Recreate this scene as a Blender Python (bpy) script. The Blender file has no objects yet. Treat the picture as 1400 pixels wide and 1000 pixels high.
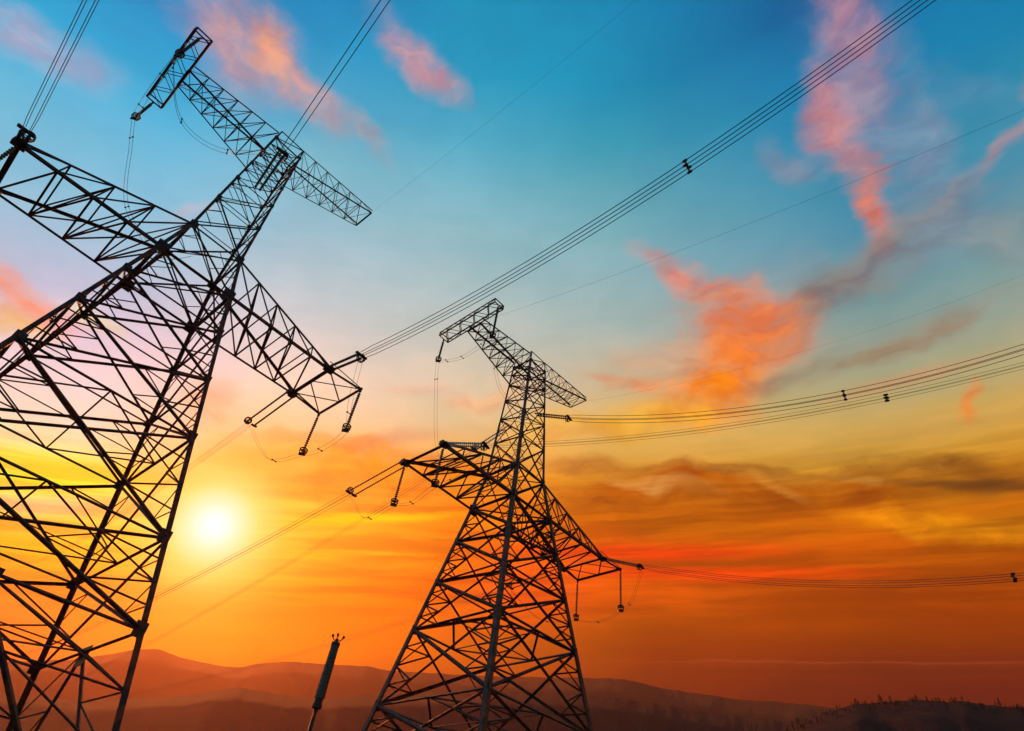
import bpy, bmesh, math, random
from mathutils import Vector, Matrix, noise
random.seed(7)
scene = bpy.context.scene
COL = scene.collection
R = math.radians

# ------------------------------------------------------------------ camera
EYE = 1.7
AX_R = Vector((0.98777599, -0.10723903, 0.11312994))
AX_U = Vector((-0.15588005, -0.679549, 0.71687835))
AX_F = Vector((0.0, 0.72574992, 0.68795861))
cam_data = bpy.data.cameras.new("camera")
cam = bpy.data.objects.new("camera", cam_data)
COL.objects.link(cam)
cam_data.sensor_width = 36.0
cam_data.lens = 36.0 * 844.4 / 1400.0
cam_data.clip_start = 0.2
cam_data.clip_end = 40000.0
m = Matrix((AX_R, AX_U, -AX_F)).transposed().to_4x4()
m.translation = Vector((0, 0, EYE))
cam.matrix_world = m
scene.camera = cam

# ------------------------------------------------------------------ light, exposure
SUN_DIR = Vector((-0.382, 0.836, 0.393)).normalized()
SUN_EL = math.asin(SUN_DIR.z)
SUN_AZ = math.atan2(SUN_DIR.x, SUN_DIR.y)
sun_data = bpy.data.lights.new("sun", 'SUN')
sun_data.energy = 3.5
sun_data.angle = R(0.5)
sun_data.color = (1.0, 0.24, 0.045)
sun = bpy.data.objects.new("sun", sun_data)
sun.rotation_euler = SUN_DIR.to_track_quat('Z', 'Y').to_euler()
sun.location = (0, 0, 200)
COL.objects.link(sun)
scene.view_settings.view_transform = 'Standard'
scene.view_settings.look = 'None'
scene.view_settings.exposure = 0.0
scene.view_settings.gamma = 1.0
scene.view_settings.use_curve_mapping = False
scene.cycles.volume_bounces = 0
scene.cycles.max_bounces = 3

# ------------------------------------------------------------------ sky
def lin(c):
    r = []
    for v in c:
        v = v / 255.0
        r.append(v / 12.92 if v <= 0.04045 else ((v + 0.055) / 1.055) ** 2.4)
    return tuple(r) + (1.0,)

class NT:
    def __init__(s, tree):
        s.t = tree; s.n = tree.nodes; s.l = tree.links
    def node(s, typ, **kw):
        nd = s.n.new(typ)
        for k, v in kw.items():
            setattr(nd, k, v)
        return nd
    def put(s, sock, v):
        if hasattr(v, 'is_output'):
            s.l.new(v, sock)
        else:
            sock.default_value = v
    def math(s, op, a, b=None, c=None, clamp=False):
        nd = s.node('ShaderNodeMath', operation=op, use_clamp=clamp)
        s.put(nd.inputs[0], a)
        if b is not None: s.put(nd.inputs[1], b)
        if c is not None: s.put(nd.inputs[2], c)
        return nd.outputs[0]
    def vmath(s, op, a, b=None, out=0):
        nd = s.node('ShaderNodeVectorMath', operation=op)
        s.put(nd.inputs[0], a)
        if b is not None: s.put(nd.inputs[1], b)
        return nd.outputs[out]
    def dot(s, a, b):
        return s.vmath('DOT_PRODUCT', a, b, 'Value')
    def comb(s, x, y, z=0.0):
        nd = s.node('ShaderNodeCombineXYZ')
        s.put(nd.inputs[0], x); s.put(nd.inputs[1], y); s.put(nd.inputs[2], z)
        return nd.outputs[0]
    def smooth(s, v, a, b, lo=0.0, hi=1.0, kind='SMOOTHSTEP'):
        nd = s.node('ShaderNodeMapRange', interpolation_type=kind)
        nd.clamp = True
        s.put(nd.inputs['Value'], v)
        nd.inputs['From Min'].default_value = a; nd.inputs['From Max'].default_value = b
        nd.inputs['To Min'].default_value = lo; nd.inputs['To Max'].default_value = hi
        return nd.outputs['Result']
    def mix(s, f, a, b, mode='MIX'):
        nd = s.node('ShaderNodeMix', data_type='RGBA', blend_type=mode)
        s.put(nd.inputs[0], f); s.put(nd.inputs[6], a); s.put(nd.inputs[7], b)
        return nd.outputs[2]
    def noise(s, vec, scale, detail=4.0, rough=0.55):
        nd = s.node('ShaderNodeTexNoise')
        s.put(nd.inputs['Vector'], vec)
        nd.inputs['Scale'].default_value = scale
        nd.inputs['Detail'].default_value = detail
        nd.inputs['Roughness'].default_value = rough
        return nd
    def ramp(s, f, stops):
        nd = s.node('ShaderNodeValToRGB')
        cr = nd.color_ramp
        while len(cr.elements) > 1: cr.elements.remove(cr.elements[-1])
        cr.elements[0].position = stops[0][0]; cr.elements[0].color = stops[0][1]
        for p, c in stops[1:]:
            e = cr.elements.new(p); e.color = c
        s.put(nd.inputs[0], f)
        return nd.outputs[0]

SKY_X=(0.987776,-0.107239,0.113130)
SKY_Y=(0.066733,0.946801,0.314826)
SKY_Z=(-0.140873,-0.303428,0.942383)
SKY_RAMPS=[
 (-36.67,[(-4.51, (95, 30, 15)), (-1.39, (205, 80, 15)), (0.94, (253, 110, 20)), (3.34, (255, 122, 22)), (5.3, (255, 145, 20)), (7.31, (255, 180, 0)), (9.09, (252, 195, 60)), (11.42, (245, 205, 140)), (12.99, (245, 225, 60)), (14.47, (242, 232, 160)), (16.16, (238, 226, 200)), (19.36, (228, 216, 218)), (23.09, (215, 205, 225)), (26.79, (175, 195, 222)), (30.93, (135, 195, 222)), (35.92, (105, 193, 225)), (40.62, (60, 180, 222)), (43.73, (0, 165, 215)), (48.25, (0, 140, 200))]),
 (-22.87,[(-4.99, (105, 35, 15)), (-1.54, (205, 90, 5)), (0.52, (250, 128, 0)), (2.66, (255, 134, 0)), (5.41, (255, 148, 5)), (7.68, (255, 195, 40)), (10.0, (255, 200, 40)), (12.97, (252, 185, 60)), (16.0, (252, 195, 110)), (18.45, (240, 205, 150)), (21.54, (226, 214, 190)), (25.26, (212, 212, 208)), (29.57, (185, 207, 214)), (35.58, (140, 192, 210)), (41.3, (115, 187, 208)), (46.65, (60, 165, 205)), (50.61, (10, 150, 200)), (55.14, (0, 130, 190))]),
 (-5.67,[(-5.27, (110, 35, 15)), (-1.63, (175, 75, 5)), (0.55, (205, 95, 0)), (2.82, (228, 102, 0)), (5.77, (248, 108, 0)), (8.82, (252, 120, 0)), (11.97, (252, 132, 10)), (15.21, (250, 150, 35)), (17.84, (235, 180, 100)), (20.51, (222, 200, 155)), (23.88, (212, 202, 175)), (27.92, (190, 200, 190)), (31.94, (165, 195, 198)), (38.48, (130, 188, 202)), (44.68, (75, 174, 202)), (50.44, (5, 154, 194)), (55.7, (0, 150, 190)), (59.53, (0, 125, 175))]),
 (11.23,[(-5.21, (100, 30, 15)), (-1.62, (125, 45, 12)), (0.82, (150, 58, 5)), (2.79, (178, 75, 0)), (5.7, (225, 88, 0)), (8.1, (238, 90, 0)), (11.82, (215, 105, 0)), (15.01, (222, 150, 40)), (17.61, (228, 178, 85)), (20.23, (230, 185, 100)), (23.55, (205, 185, 150)), (28.19, (165, 185, 178)), (33.44, (135, 180, 188)), (37.92, (110, 175, 188)), (44.02, (50, 158, 183)), (48.6, (0, 147, 186)), (54.89, (0, 140, 184)), (58.67, (0, 120, 170))]),
 (34.31,[(-4.61, (80, 22, 20)), (-1.88, (105, 32, 18)), (-0.0, (125, 42, 15)), (0.96, (140, 52, 5)), (2.92, (162, 62, 0)), (5.44, (178, 76, 0)), (8.02, (186, 88, 0)), (10.13, (205, 110, 5)), (12.27, (210, 130, 20)), (14.44, (215, 158, 55)), (17.17, (208, 170, 92)), (19.92, (178, 170, 125)), (23.22, (150, 165, 150)), (27.04, (110, 155, 160)), (31.86, (75, 145, 172)), (36.99, (40, 142, 175)), (41.82, (0, 132, 178)), (46.3, (0, 120, 172)), (49.62, (0, 98, 155))]),
]
CLOUDS=[  # centre (deg), inverse axes, colour, opacity, softness, texture, kind
 (-33.22,48.13,0.1228,-0.0885,0.0790,0.2635,(225, 160, 150),0.75,0.9,0.7,0),
 (-29.57,48.52,0.1894,-0.1926,0.2700,0.6045,(252, 165, 125),0.9,0.9,0.5,0),
 (-24.21,46.96,0.1189,-0.0970,0.1718,0.5057,(225, 160, 150),0.75,0.9,0.7,0),
 (-16.36,44.32,0.1726,-0.2496,0.5116,0.7011,(185, 165, 170),0.55,0.9,0.6,0),
 (-11.86,51.46,0.0965,-0.1373,0.2111,0.4589,(225, 155, 158),0.9,0.9,0.6,0),
 (-48.09,40.87,0.1809,-0.0392,0.0860,0.5152,(190, 178, 205),0.75,0.9,0.6,0),
 (-42.41,24.57,0.2055,-0.0347,0.1968,0.6195,(252, 150, 115),0.95,0.9,0.5,0),
 (-42.60,22.98,0.2695,-0.0145,0.2072,1.0624,(250, 205, 110),0.8,0.9,0.4,0),
 (-37.13,23.91,0.2887,-0.1111,0.5290,1.0300,(250, 235, 140),0.6,0.9,0.5,0),
 (-33.04,35.08,0.3322,0.2163,-0.6252,1.0555,(200, 180, 195),0.45,0.9,0.5,0),
 (38.06,46.12,-0.0308,-0.1238,0.2427,-0.0444,(205, 138, 150),0.75,0.9,0.7,0),
 (34.44,41.48,-0.0017,-0.1865,0.3513,0.0392,(235, 132, 118),0.85,0.9,0.6,0),
 (34.12,39.53,0.0390,-0.2850,0.3873,0.1043,(200, 140, 148),0.45,0.9,0.7,0),
 (42.31,37.54,-0.0203,-0.1232,0.4639,-0.0501,(135, 155, 180),0.5,0.9,0.8,0),
 (47.17,34.68,0.1839,0.1818,-1.1253,0.9595,(180, 135, 145),0.6,0.9,0.6,0),
 (43.65,32.36,0.2101,0.0822,-0.4964,1.0880,(150, 145, 160),0.5,0.9,0.9,0),
 (35.56,45.38,-0.0119,-0.1536,0.2512,0.0158,(110, 150, 185),0.35,0.95,0.8,0),
 (39.68,36.91,0.0147,-0.1196,0.2546,0.0462,(150, 155, 180),0.45,0.95,0.8,0),
 (46.38,39.01,0.1370,-0.2013,0.4262,0.2848,(110, 145, 180),0.35,0.95,1,0),
 (36.19,35.85,0.0399,-0.2455,0.5546,0.1267,(190, 140, 145),0.5,0.95,0.9,0),
 (40.34,29.04,0.1330,0.0109,-0.0530,0.4535,(128, 142, 150),0.6,0.95,0.8,0),
 (34.87,29.66,0.1143,0.0311,-0.2051,0.7557,(150, 128, 125),0.7,0.95,0.8,0),
 (24.14,30.75,0.3128,-0.2057,0.4916,0.8525,(175, 140, 140),0.5,0.95,0.8,0),
 (44.39,27.50,0.3498,-0.1260,0.1795,0.4435,(150, 145, 145),0.5,0.95,0.8,0),
 (36.43,32.78,-0.0408,-0.2622,0.5096,-0.0670,(238, 125, 95),0.95,0.9,0.6,0),
 (29.99,38.70,0.1465,-0.2155,0.5958,0.5561,(150, 140, 160),0.5,0.9,0.7,0),
 (38.55,30.27,0.1430,0.0272,-0.0907,0.4375,(122, 138, 148),0.5,0.9,0.8,0),
 (31.13,28.24,0.1280,0.0217,-0.0673,0.4112,(128, 124, 120),0.75,0.9,0.7,0),
 (28.15,27.69,0.2471,0.1032,-0.1994,0.5032,(120, 110, 105),0.6,0.9,0.7,0),
 (19.46,32.55,0.1233,-0.0850,0.2882,0.5145,(226, 140, 122),0.9,0.9,0.8,0),
 (24.23,27.85,0.1310,-0.0832,0.1584,0.2715,(255, 122, 48),0.97,0.9,0.7,0),
 (21.96,26.63,0.1172,0.0461,-0.0627,0.1836,(225, 150, 110),0.45,0.95,0.8,0),
 (21.57,24.42,0.1522,0.0944,-0.1167,0.2043,(255, 124, 36),0.95,0.9,0.7,0),
 (18.51,22.10,0.1382,0.0358,-0.0675,0.2680,(255, 134, 14),0.98,0.9,0.6,0),
 (17.12,19.44,0.3438,0.1491,-0.2054,0.4772,(255, 165, 45),0.85,0.9,0.6,0),
 (14.77,25.28,0.1766,0.0119,-0.0278,0.5040,(225, 160, 115),0.55,0.9,0.7,0),
 (35.37,22.42,0.1587,0.0133,-0.1617,0.9740,(160, 125, 95),0.85,0.9,0.8,0),
 (27.60,22.46,0.1860,0.0077,-0.0589,0.7438,(150, 135, 110),0.6,0.9,0.8,0),
 (38.66,23.76,0.1569,-0.0023,-0.0751,1.2965,(150, 140, 125),0.45,0.9,0.8,0),
 (34.98,20.03,0.1511,-0.0041,-0.0910,1.4789,(215, 150, 105),0.55,0.9,0.7,1),
 (10.97,23.27,0.1926,-0.0622,0.3328,1.1942,(248, 160, 105),0.8,0.9,0.8,0),
 (9.97,19.79,0.0960,0.0030,-0.0186,0.5379,(255, 178, 50),0.95,0.9,0.5,0),
 (-10.23,22.98,0.2310,0.0192,-0.0648,1.0659,(235, 185, 155),0.55,0.9,0.7,0),
 (-2.93,22.27,0.1915,0.0413,-0.1426,0.8068,(240, 175, 125),0.6,0.9,0.7,0),
 (38.23,16.90,-0.0065,-0.5202,1.0720,-0.1420,(250, 140, 58),0.95,0.9,0.4,0),
 (-26.83,18.86,0.2959,0.1755,-0.3101,0.5397,(250, 180, 125),0.7,0.9,0.7,0),
 (-11.23,18.26,0.2042,0.0408,-0.1962,1.2470,(212, 158, 120),0.75,0.9,0.8,1),
 (-17.49,14.92,0.1034,0.0031,0.0126,0.3976,(248, 156, 48),0.92,0.6,0.7,0),
 (-15.78,16.77,0.1373,0.0022,0.0332,1.1151,(222, 140, 60),0.7,0.9,0.7,0),
 (-18.50,13.14,0.1318,0.0236,-0.1682,1.6005,(225, 130, 30),0.7,0.9,0.7,1),
 (-31.28,13.71,0.2690,0.0639,-0.1493,1.0847,(252, 190, 110),0.5,0.9,0.7,1),
 (-8.54,14.33,0.1135,0.0014,0.0085,0.4285,(252, 138, 22),0.95,0.6,0.7,0),
 (-6.27,16.37,0.1803,-0.0043,0.0515,1.2646,(210, 130, 55),0.7,0.9,0.7,0),
 (-37.22,12.00,0.1434,0.0310,-0.0376,0.5595,(244, 238, 25),0.95,0.9,0.5,1),
 (-32.94,10.13,0.3379,0.0839,-0.2030,1.8304,(250, 190, 90),0.6,0.9,0.6,1),
 (-37.16,10.15,0.2466,0.0531,-0.0647,1.3903,(250, 205, 150),0.6,0.9,0.6,1),
 (-15.09,11.00,0.0977,0.0150,-0.1432,1.7880,(255, 205, 0),0.95,0.9,0.5,1),
 (-20.16,11.91,0.1819,0.0284,-0.1669,2.3428,(255, 215, 60),0.7,0.9,0.6,1),
 (-17.76,7.85,0.0864,0.0135,-0.1060,1.8737,(255, 190, 20),0.6,0.9,0.9,1),
 (-9.07,7.83,0.1732,0.0156,-0.0988,2.7263,(225, 110, 0),0.6,0.9,0.8,1),
 (-13.04,9.55,0.1308,0.0133,-0.0938,2.7120,(240, 165, 30),0.6,0.9,0.8,1),
 (1.29,5.79,0.1299,-0.0013,0.0011,0.2659,(252, 85, 12),0.7,0.95,0.5,1),
 (9.63,15.39,0.1339,-0.0249,0.1629,1.0809,(195, 120, 40),0.8,0.8,0.9,0),
 (15.60,12.59,0.0843,-0.0103,0.0276,0.4188,(186, 92, 4),1,0.45,0.7,0),
 (25.99,11.89,0.0965,-0.0143,0.0217,0.4498,(174, 88, 6),0.97,0.45,0.8,0),
 (19.98,14.71,0.1093,-0.0131,0.0960,1.6064,(150, 88, 30),0.7,0.6,1.1,0),
 (35.95,12.47,0.1343,-0.0447,0.1807,0.7439,(145, 85, 22),0.9,0.8,0.6,0),
 (37.09,11.54,0.1494,-0.0460,0.4001,2.0550,(110, 66, 25),0.8,0.8,0.9,1),
 (19.33,10.45,0.0658,-0.0099,0.0442,0.6351,(198, 98, 0),0.9,0.7,0.4,1),
 (34.01,9.58,0.1302,-0.0396,0.1461,0.8308,(238, 142, 6),1,0.5,0.9,0),
 (38.08,8.75,0.3924,-0.1111,0.1296,1.0907,(190, 110, 10),0.6,0.8,0.6,1),
 (12.82,13.76,0.2154,-0.0531,0.3309,1.6982,(232, 165, 75),0.7,0.8,1,0),
 (22.83,13.52,0.3258,-0.2151,0.8545,1.3603,(215, 140, 50),0.5,0.8,1.2,0),
 (30.57,12.94,0.3687,-0.1483,0.6905,2.0436,(205, 150, 60),0.5,0.8,1.2,0),
 (11.03,8.39,0.0841,-0.0073,0.0410,1.2573,(255, 62, 5),0.85,0.9,0.5,1),
 (15.79,6.56,0.0680,-0.0097,0.0756,1.4124,(255, 70, 0),0.85,0.9,0.5,1),
 (18.85,7.21,0.0728,-0.0107,0.1607,3.4229,(190, 85, 0),0.6,0.9,0.6,1),
 (25.67,-0.25,0.0506,-0.0104,-0.0211,9.1399,(150, 70, 40),0.5,0.9,1.2,1),
 (30.56,0.34,0.0762,-0.0183,0.0422,11.5655,(135, 52, 18),0.5,0.9,1.2,1),
 (30.28,-0.85,0.0558,-0.0134,-0.0399,4.2476,(100, 40, 18),0.5,0.9,0.8,1),
]
GLOWS=[(3, 15, 0.35, (255, 190, 40), 1.5), (2, 10, 0.7, (252, 212, 90), 1.3), (1.2, 6.5, 0.9, (243, 240, 150), 1.3), (0.8, 3.8, 1.0, (232, 250, 228), 1.2)]


world = bpy.data.worlds.new("World")
scene.world = world
world.use_nodes = True
world.cycles.sampling_method = 'MANUAL'
world.cycles.sample_map_resolution = 1024
nt = NT(world.node_tree)
nt.n.clear()
tc = nt.node('ShaderNodeTexCoord')
D = nt.vmath('NORMALIZE', tc.outputs['Generated'])
# angles round a frame tilted with the cloud bands: U along the bands, V above them, in degrees
U = nt.math('MULTIPLY', nt.math('ARCTAN2', nt.dot(D, SKY_X), nt.dot(D, SKY_Y)), 57.29578)
V = nt.math('MULTIPLY', nt.math('ARCSINE', nt.dot(D, SKY_Z)), 57.29578)
p0 = nt.comb(U, V, 0.0)
# wind-drawn warp
w1 = nt.noise(p0, 0.075, 3.0, 0.55).outputs['Color']
w2 = nt.noise(nt.vmath('MULTIPLY', p0, (0.30, 0.9, 1.0)), 0.35, 4.0, 0.6).outputs['Color']
pw = nt.vmath('ADD', p0, nt.vmath('MULTIPLY', nt.vmath('SUBTRACT', w1, (0.5, 0.5, 0.5)), (9.0, 7.0, 0.0)))
pw = nt.vmath('ADD', pw, nt.vmath('MULTIPLY', nt.vmath('SUBTRACT', w2, (0.5, 0.5, 0.5)), (4.5, 2.4, 0.0)))
sx = nt.node('ShaderNodeSeparateXYZ'); nt.l.new(pw, sx.inputs[0])
ph = nt.comb(sx.outputs[0], sx.outputs[1], 1.0)
ps = nt.vmath('ADD', p0, nt.vmath('MULTIPLY', nt.vmath('SUBTRACT', w2, (0.5, 0.5, 0.5)), (5.0, 0.9, 0.0)))
sx1 = nt.node('ShaderNodeSeparateXYZ'); nt.l.new(ps, sx1.inputs[0])
ph1 = nt.comb(sx1.outputs[0], sx1.outputs[1], 1.0)
tex = nt.noise(nt.vmath('MULTIPLY', pw, (0.55, 1.0, 1.0)), 0.34, 4.5, 0.66).outputs['Fac']
texf = nt.noise(nt.vmath('MULTIPLY', p0, (0.16, 1.25, 1.0)), 0.55, 4.0, 0.6).outputs['Fac']
wisp = nt.smooth(nt.noise(nt.vmath('MULTIPLY', pw, (0.5, 1.1, 1.0)), 0.5, 3.5, 0.6).outputs['Fac'], 0.30, 0.62, 0.58, 1.0)
shade = nt.smooth(nt.noise(nt.vmath('MULTIPLY', pw, (0.6, 1.2, 1.0)), 0.34, 3.5, 0.55).outputs['Fac'], 0.34, 0.66)
# base gradient: three columns of colour blended along U
vv = nt.math('ADD', V, nt.math('MULTIPLY', nt.math('SUBTRACT', texf, 0.5), 1.6))
fv = nt.math('DIVIDE', nt.math('ADD', vv, 12.0), 72.0)
cols = [nt.ramp(fv, [((v + 12.0) / 72.0, lin(c)) for v, c in stops]) for u, stops in SKY_RAMPS]
colr = cols[0]
for i in range(1, len(cols)):
    colr = nt.mix(nt.smooth(U, SKY_RAMPS[i - 1][0], SKY_RAMPS[i][0], kind='LINEAR'), colr, cols[i])
# clouds
for (u0, v0, a, b, c, d, rgb, op, soft, tk, kind) in CLOUDS:
    t = tex if kind == 0 else texf
    pp = ph if kind == 0 else ph1
    s1 = nt.dot(pp, (a, b, -(a * u0 + b * v0)))
    s2 = nt.dot(pp, (c, d, -(c * u0 + d * v0)))
    rad = nt.vmath('LENGTH', nt.comb(s1, s2, 0.0), None, 'Value')
    rr = nt.math('MULTIPLY_ADD', nt.math('SUBTRACT', 0.5, t), tk, rad)
    mk = nt.smooth(rr, 1.0 + soft * 0.4, 1.0 - soft, 0.0, op)
    mk = nt.math('MULTIPLY', mk, wisp if kind == 0 else 1.0)
    lc = lin(rgb)
    sh = nt.mix(shade, (lc[0] * .80, lc[1] * .72, lc[2] * .80, 1), (min(1, lc[0] * 1.10), lc[1] * 1.12, lc[2] * 1.05, 1)) if kind == 0 else lc
    colr = nt.mix(mk, colr, sh)
# thin stratus streaks low down, faint mottling higher up
st1 = nt.noise(nt.vmath('MULTIPLY', ps, (0.055, 0.85, 1.0)), 0.9, 4.0, 0.6).outputs['Fac']
band = nt.math('MULTIPLY', nt.smooth(V, 1.0, 5.0), nt.smooth(V, 19.0, 10.0))
k1 = nt.smooth(st1, 0.36, 0.62, 1.13, 0.74)
colr = nt.mix(band, colr, nt.mix(1.0, colr, nt.comb(k1, nt.math('MULTIPLY', k1, nt.math('MULTIPLY_ADD', k1, 0.25, 0.75)), k1), 'MULTIPLY'))
st2 = nt.noise(nt.vmath('MULTIPLY', pw, (0.5, 1.0, 1.0)), 0.16, 4.0, 0.6).outputs['Fac']
k2 = nt.smooth(st2, 0.3, 0.7, 0.90, 1.10)
colr = nt.mix(1.0, colr, nt.comb(k2, nt.math('MULTIPLY_ADD', k2, 0.5, 0.5), nt.math('MULTIPLY_ADD', k2, 0.4, 0.6)), 'MULTIPLY')
# the sun and the glow round it
ang = nt.math('MULTIPLY', nt.math('ARCCOSINE', nt.math('MINIMUM', nt.dot(D, SUN_DIR), 0.999999)), 57.29578)
for (r0, r1, op, rgb, k) in GLOWS:
    mk = nt.smooth(ang, r1, r0, 0.0, op)
    mk = nt.math('POWER', mk, k)
    cc = lin(rgb)
    colr = nt.mix(mk, colr, cc)
core = nt.smooth(ang, 1.9, 0.0)
colr = nt.mix(core, colr, (1.1, 1.15, 1.15, 1.0))
bg = nt.node('ShaderNodeBackground')
nt.l.new(colr, bg.inputs['Color'])
bg.inputs['Strength'].default_value = 1.0
nish = nt.node('ShaderNodeTexSky', sky_type='NISHITA')
nish.sun_disc = False
nish.sun_elevation = SUN_EL
nish.sun_rotation = SUN_AZ
bg2 = nt.node('ShaderNodeBackground')
nt.l.new(nish.outputs[0], bg2.inputs['Color'])
bg2.inputs['Strength'].default_value = 0.0004
ads = nt.node('ShaderNodeAddShader')
nt.l.new(bg.outputs[0], ads.inputs[0]); nt.l.new(bg2.outputs[0], ads.inputs[1])
out = nt.node('ShaderNodeOutputWorld')
nt.l.new(ads.outputs[0], out.inputs['Surface'])

# ------------------------------------------------------------------ helpers
def new_mat(name):
    mt = bpy.data.materials.new(name); mt.use_nodes = True
    k = NT(mt.node_tree); k.n.clear()
    o = k.node('ShaderNodeOutputMaterial'); b = k.node('ShaderNodeBsdfPrincipled')
    k.l.new(b.outputs[0], o.inputs['Surface'])
    return mt, k, b, o

def steel(name, c1, c2, rough, metal, scale=1.5):
    mt, k, b, o = new_mat(name)
    tcn = k.node('ShaderNodeTexCoord')
    gi = k.node('ShaderNodeNewGeometry')
    n1 = k.noise(gi.outputs['Position'], scale, 6.0, 0.65).outputs['Fac']
    n2 = k.noise(gi.outputs['Position'], 14.0, 3.0, 0.6).outputs['Fac']
    f = k.smooth(n1, 0.40, 0.62)
    k.put(b.inputs['Base Color'], k.mix(f, c1, c2))
    k.put(b.inputs['Roughness'], k.smooth(n2, 0.3, 0.7, rough - 0.12, rough + 0.12))
    b.inputs['Metallic'].default_value = metal
    return mt

M_STEEL = steel("weathered_steel_glare_tint", (0.020, 0.024, 0.025, 1), (0.150, 0.045, 0.020, 1), 0.55, 0.2)  # rust patches reddened in the colour to stand in for warm sun glare
M_STEEL.node_tree.nodes['Principled BSDF'].inputs['Specular IOR Level'].default_value = 0.2
M_STEEL_DK = steel("dark_plate_steel", (0.025, 0.028, 0.03, 1), (0.045, 0.03, 0.02, 1), 0.55, 0.6)
M_GLASS = steel("insulator_glaze", (0.07, 0.085, 0.08, 1), (0.05, 0.045, 0.035, 1), 0.25, 0.0)
M_PALE = steel("pale_insulator_glaze", (0.62, 0.66, 0.66, 1), (0.42, 0.42, 0.40, 1), 0.18, 0.0)
M_WIRE = steel("aluminium_conductor", (0.09, 0.095, 0.10, 1), (0.06, 0.06, 0.06, 1), 0.5, 0.7)
M_CONC = steel("footing_concrete", (0.30, 0.29, 0.27, 1), (0.22, 0.21, 0.19, 1), 0.9, 0.0)

def link(name, me, mt=None, parent=None):
    o = bpy.data.objects.new(name, me); COL.objects.link(o)
    if mt is not None and me is not None and len(me.materials) == 0: me.materials.append(mt)
    if parent is not None: o.parent = parent
    return o
def empty(name, loc, rz=0.0):
    o = bpy.data.objects.new(name, None); COL.objects.link(o)
    o.location = loc; o.rotation_euler = (0, 0, rz); o.empty_display_size = 0.5
    return o
def tag(o, label, cat, group=None):
    o['label'] = label; o['category'] = cat
    if group: o['group'] = group
    return o

class MB:
    """collects faces of one mesh"""
    def __init__(s): s.v = []; s.f = []
    def box(s, c, sx_, sy_, sz_, rot=None):
        i = len(s.v)
        for z in (-.5, .5):
            for x, y in ((-.5, -.5), (.5, -.5), (.5, .5), (-.5, .5)):
                p = Vector((x * sx_, y * sy_, z * sz_))
                if rot is not None: p = rot @ p
                s.v.append(Vector(c) + p)
        s.f += [(i, i+3, i+2, i+1), (i+4, i+5, i+6, i+7)] + [(i+a, i+(a+1) % 4, i+4+(a+1) % 4, i+4+a) for a in range(4)]
    def tube(s, pts, rads, n=6, cap=True):
        pts = [Vector(p) for p in pts]
        if not hasattr(rads, '__len__'): rads = [rads] * len(pts)
        i0 = len(s.v); prev = None
        for j, p in enumerate(pts):
            d = (pts[min(j+1, len(pts)-1)] - pts[max(j-1, 0)])
            d = d.normalized() if d.length > 1e-9 else Vector((0, 0, 1))
            if prev is None:
                a = d.cross(Vector((0, 0, 1)))
                if a.length < 0.05: a = d.cross(Vector((1, 0, 0)))
            else:
                a = prev - d * prev.dot(d)
            a.normalize(); prev = a; b = d.cross(a)
            for k in range(n):
                t = 2 * math.pi * k / n
                s.v.append(p + (a * math.cos(t) + b * math.sin(t)) * rads[j])
        for j in range(len(pts) - 1):
            for k in range(n):
                s.f.append((i0+j*n+k, i0+j*n+(k+1) % n, i0+(j+1)*n+(k+1) % n, i0+(j+1)*n+k))
        if cap:
            s.f.append(tuple(i0 + k for k in range(n))[::-1])
            s.f.append(tuple(i0 + (len(pts)-1)*n + k for k in range(n)))
    def angle(s, p, q, w, out=None, t=0.12):
        """an L-section bar from p to q, its heel towards out"""
        p = Vector(p); q = Vector(q); d = (q - p); L = d.length; d.normalize()
        o = Vector(out) if out is not None else Vector((0, 0, 1))
        o = o - d * o.dot(d)
        if o.length < 1e-4: o = d.orthogonal()
        o.normalize(); e = d.cross(o)
        x = (o + e).normalized(); y = (o - e).normalized()   # the two flanges
        prof = [(0, 0), (-1, 0), (-1, -t), (-t, -t), (-t, -1), (0, -1)]
        i = len(s.v)
        for base in (p, q):
            for a, b in prof:
                s.v.append(base + x * ((a + .35) * w) + y * ((b + .35) * w))
        n = 6
        for k in range(n): s.f.append((i+k, i+(k+1) % n, i+n+(k+1) % n, i+n+k))
        s.f.append((i, i+3, i+2, i+1)); s.f.append((i, i+5, i+4, i+3))
        s.f.append((i+n, i+n+1, i+n+2, i+n+3)); s.f.append((i+n, i+n+3, i+n+4, i+n+5))
    def mesh(s, name, smooth=False):
        me = bpy.data.meshes.new(name)
        me.from_pydata([tuple(v) for v in s.v], [], s.f); me.validate()
        if smooth:
            for p in me.polygons: p.use_smooth = True
        me.update()
        return me
    def build(s, name, mt, parent=None, smooth=False):
        return link(name, s.mesh(name, smooth), mt, parent)

# a unit bar shared by every brace: scaled to its length and width
def unit_bar():
    b = MB(); b.angle((0, 0, 0), (0, 0, 1), 1.0, (1, 0, 0)); me = b.mesh("angle_bar"); me.materials.append(M_STEEL); return me
UNIT = unit_bar()
def bar_(name, p, q, w, out, parent):
    p = Vector(p); q = Vector(q); d = q - p; L = d.length; d.normalize()
    o_ = Vector(out) - d * Vector(out).dot(d)
    if o_.length < 1e-4: o_ = d.orthogonal()
    o_.normalize(); y = d.cross(o_)
    mt = Matrix((o_ * w, y * w, d * L)).transposed().to_4x4(); mt.translation = p
    ob = bpy.data.objects.new(name, UNIT); COL.objects.link(ob)
    ob.parent = parent; ob.matrix_local = mt
    return ob

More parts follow.
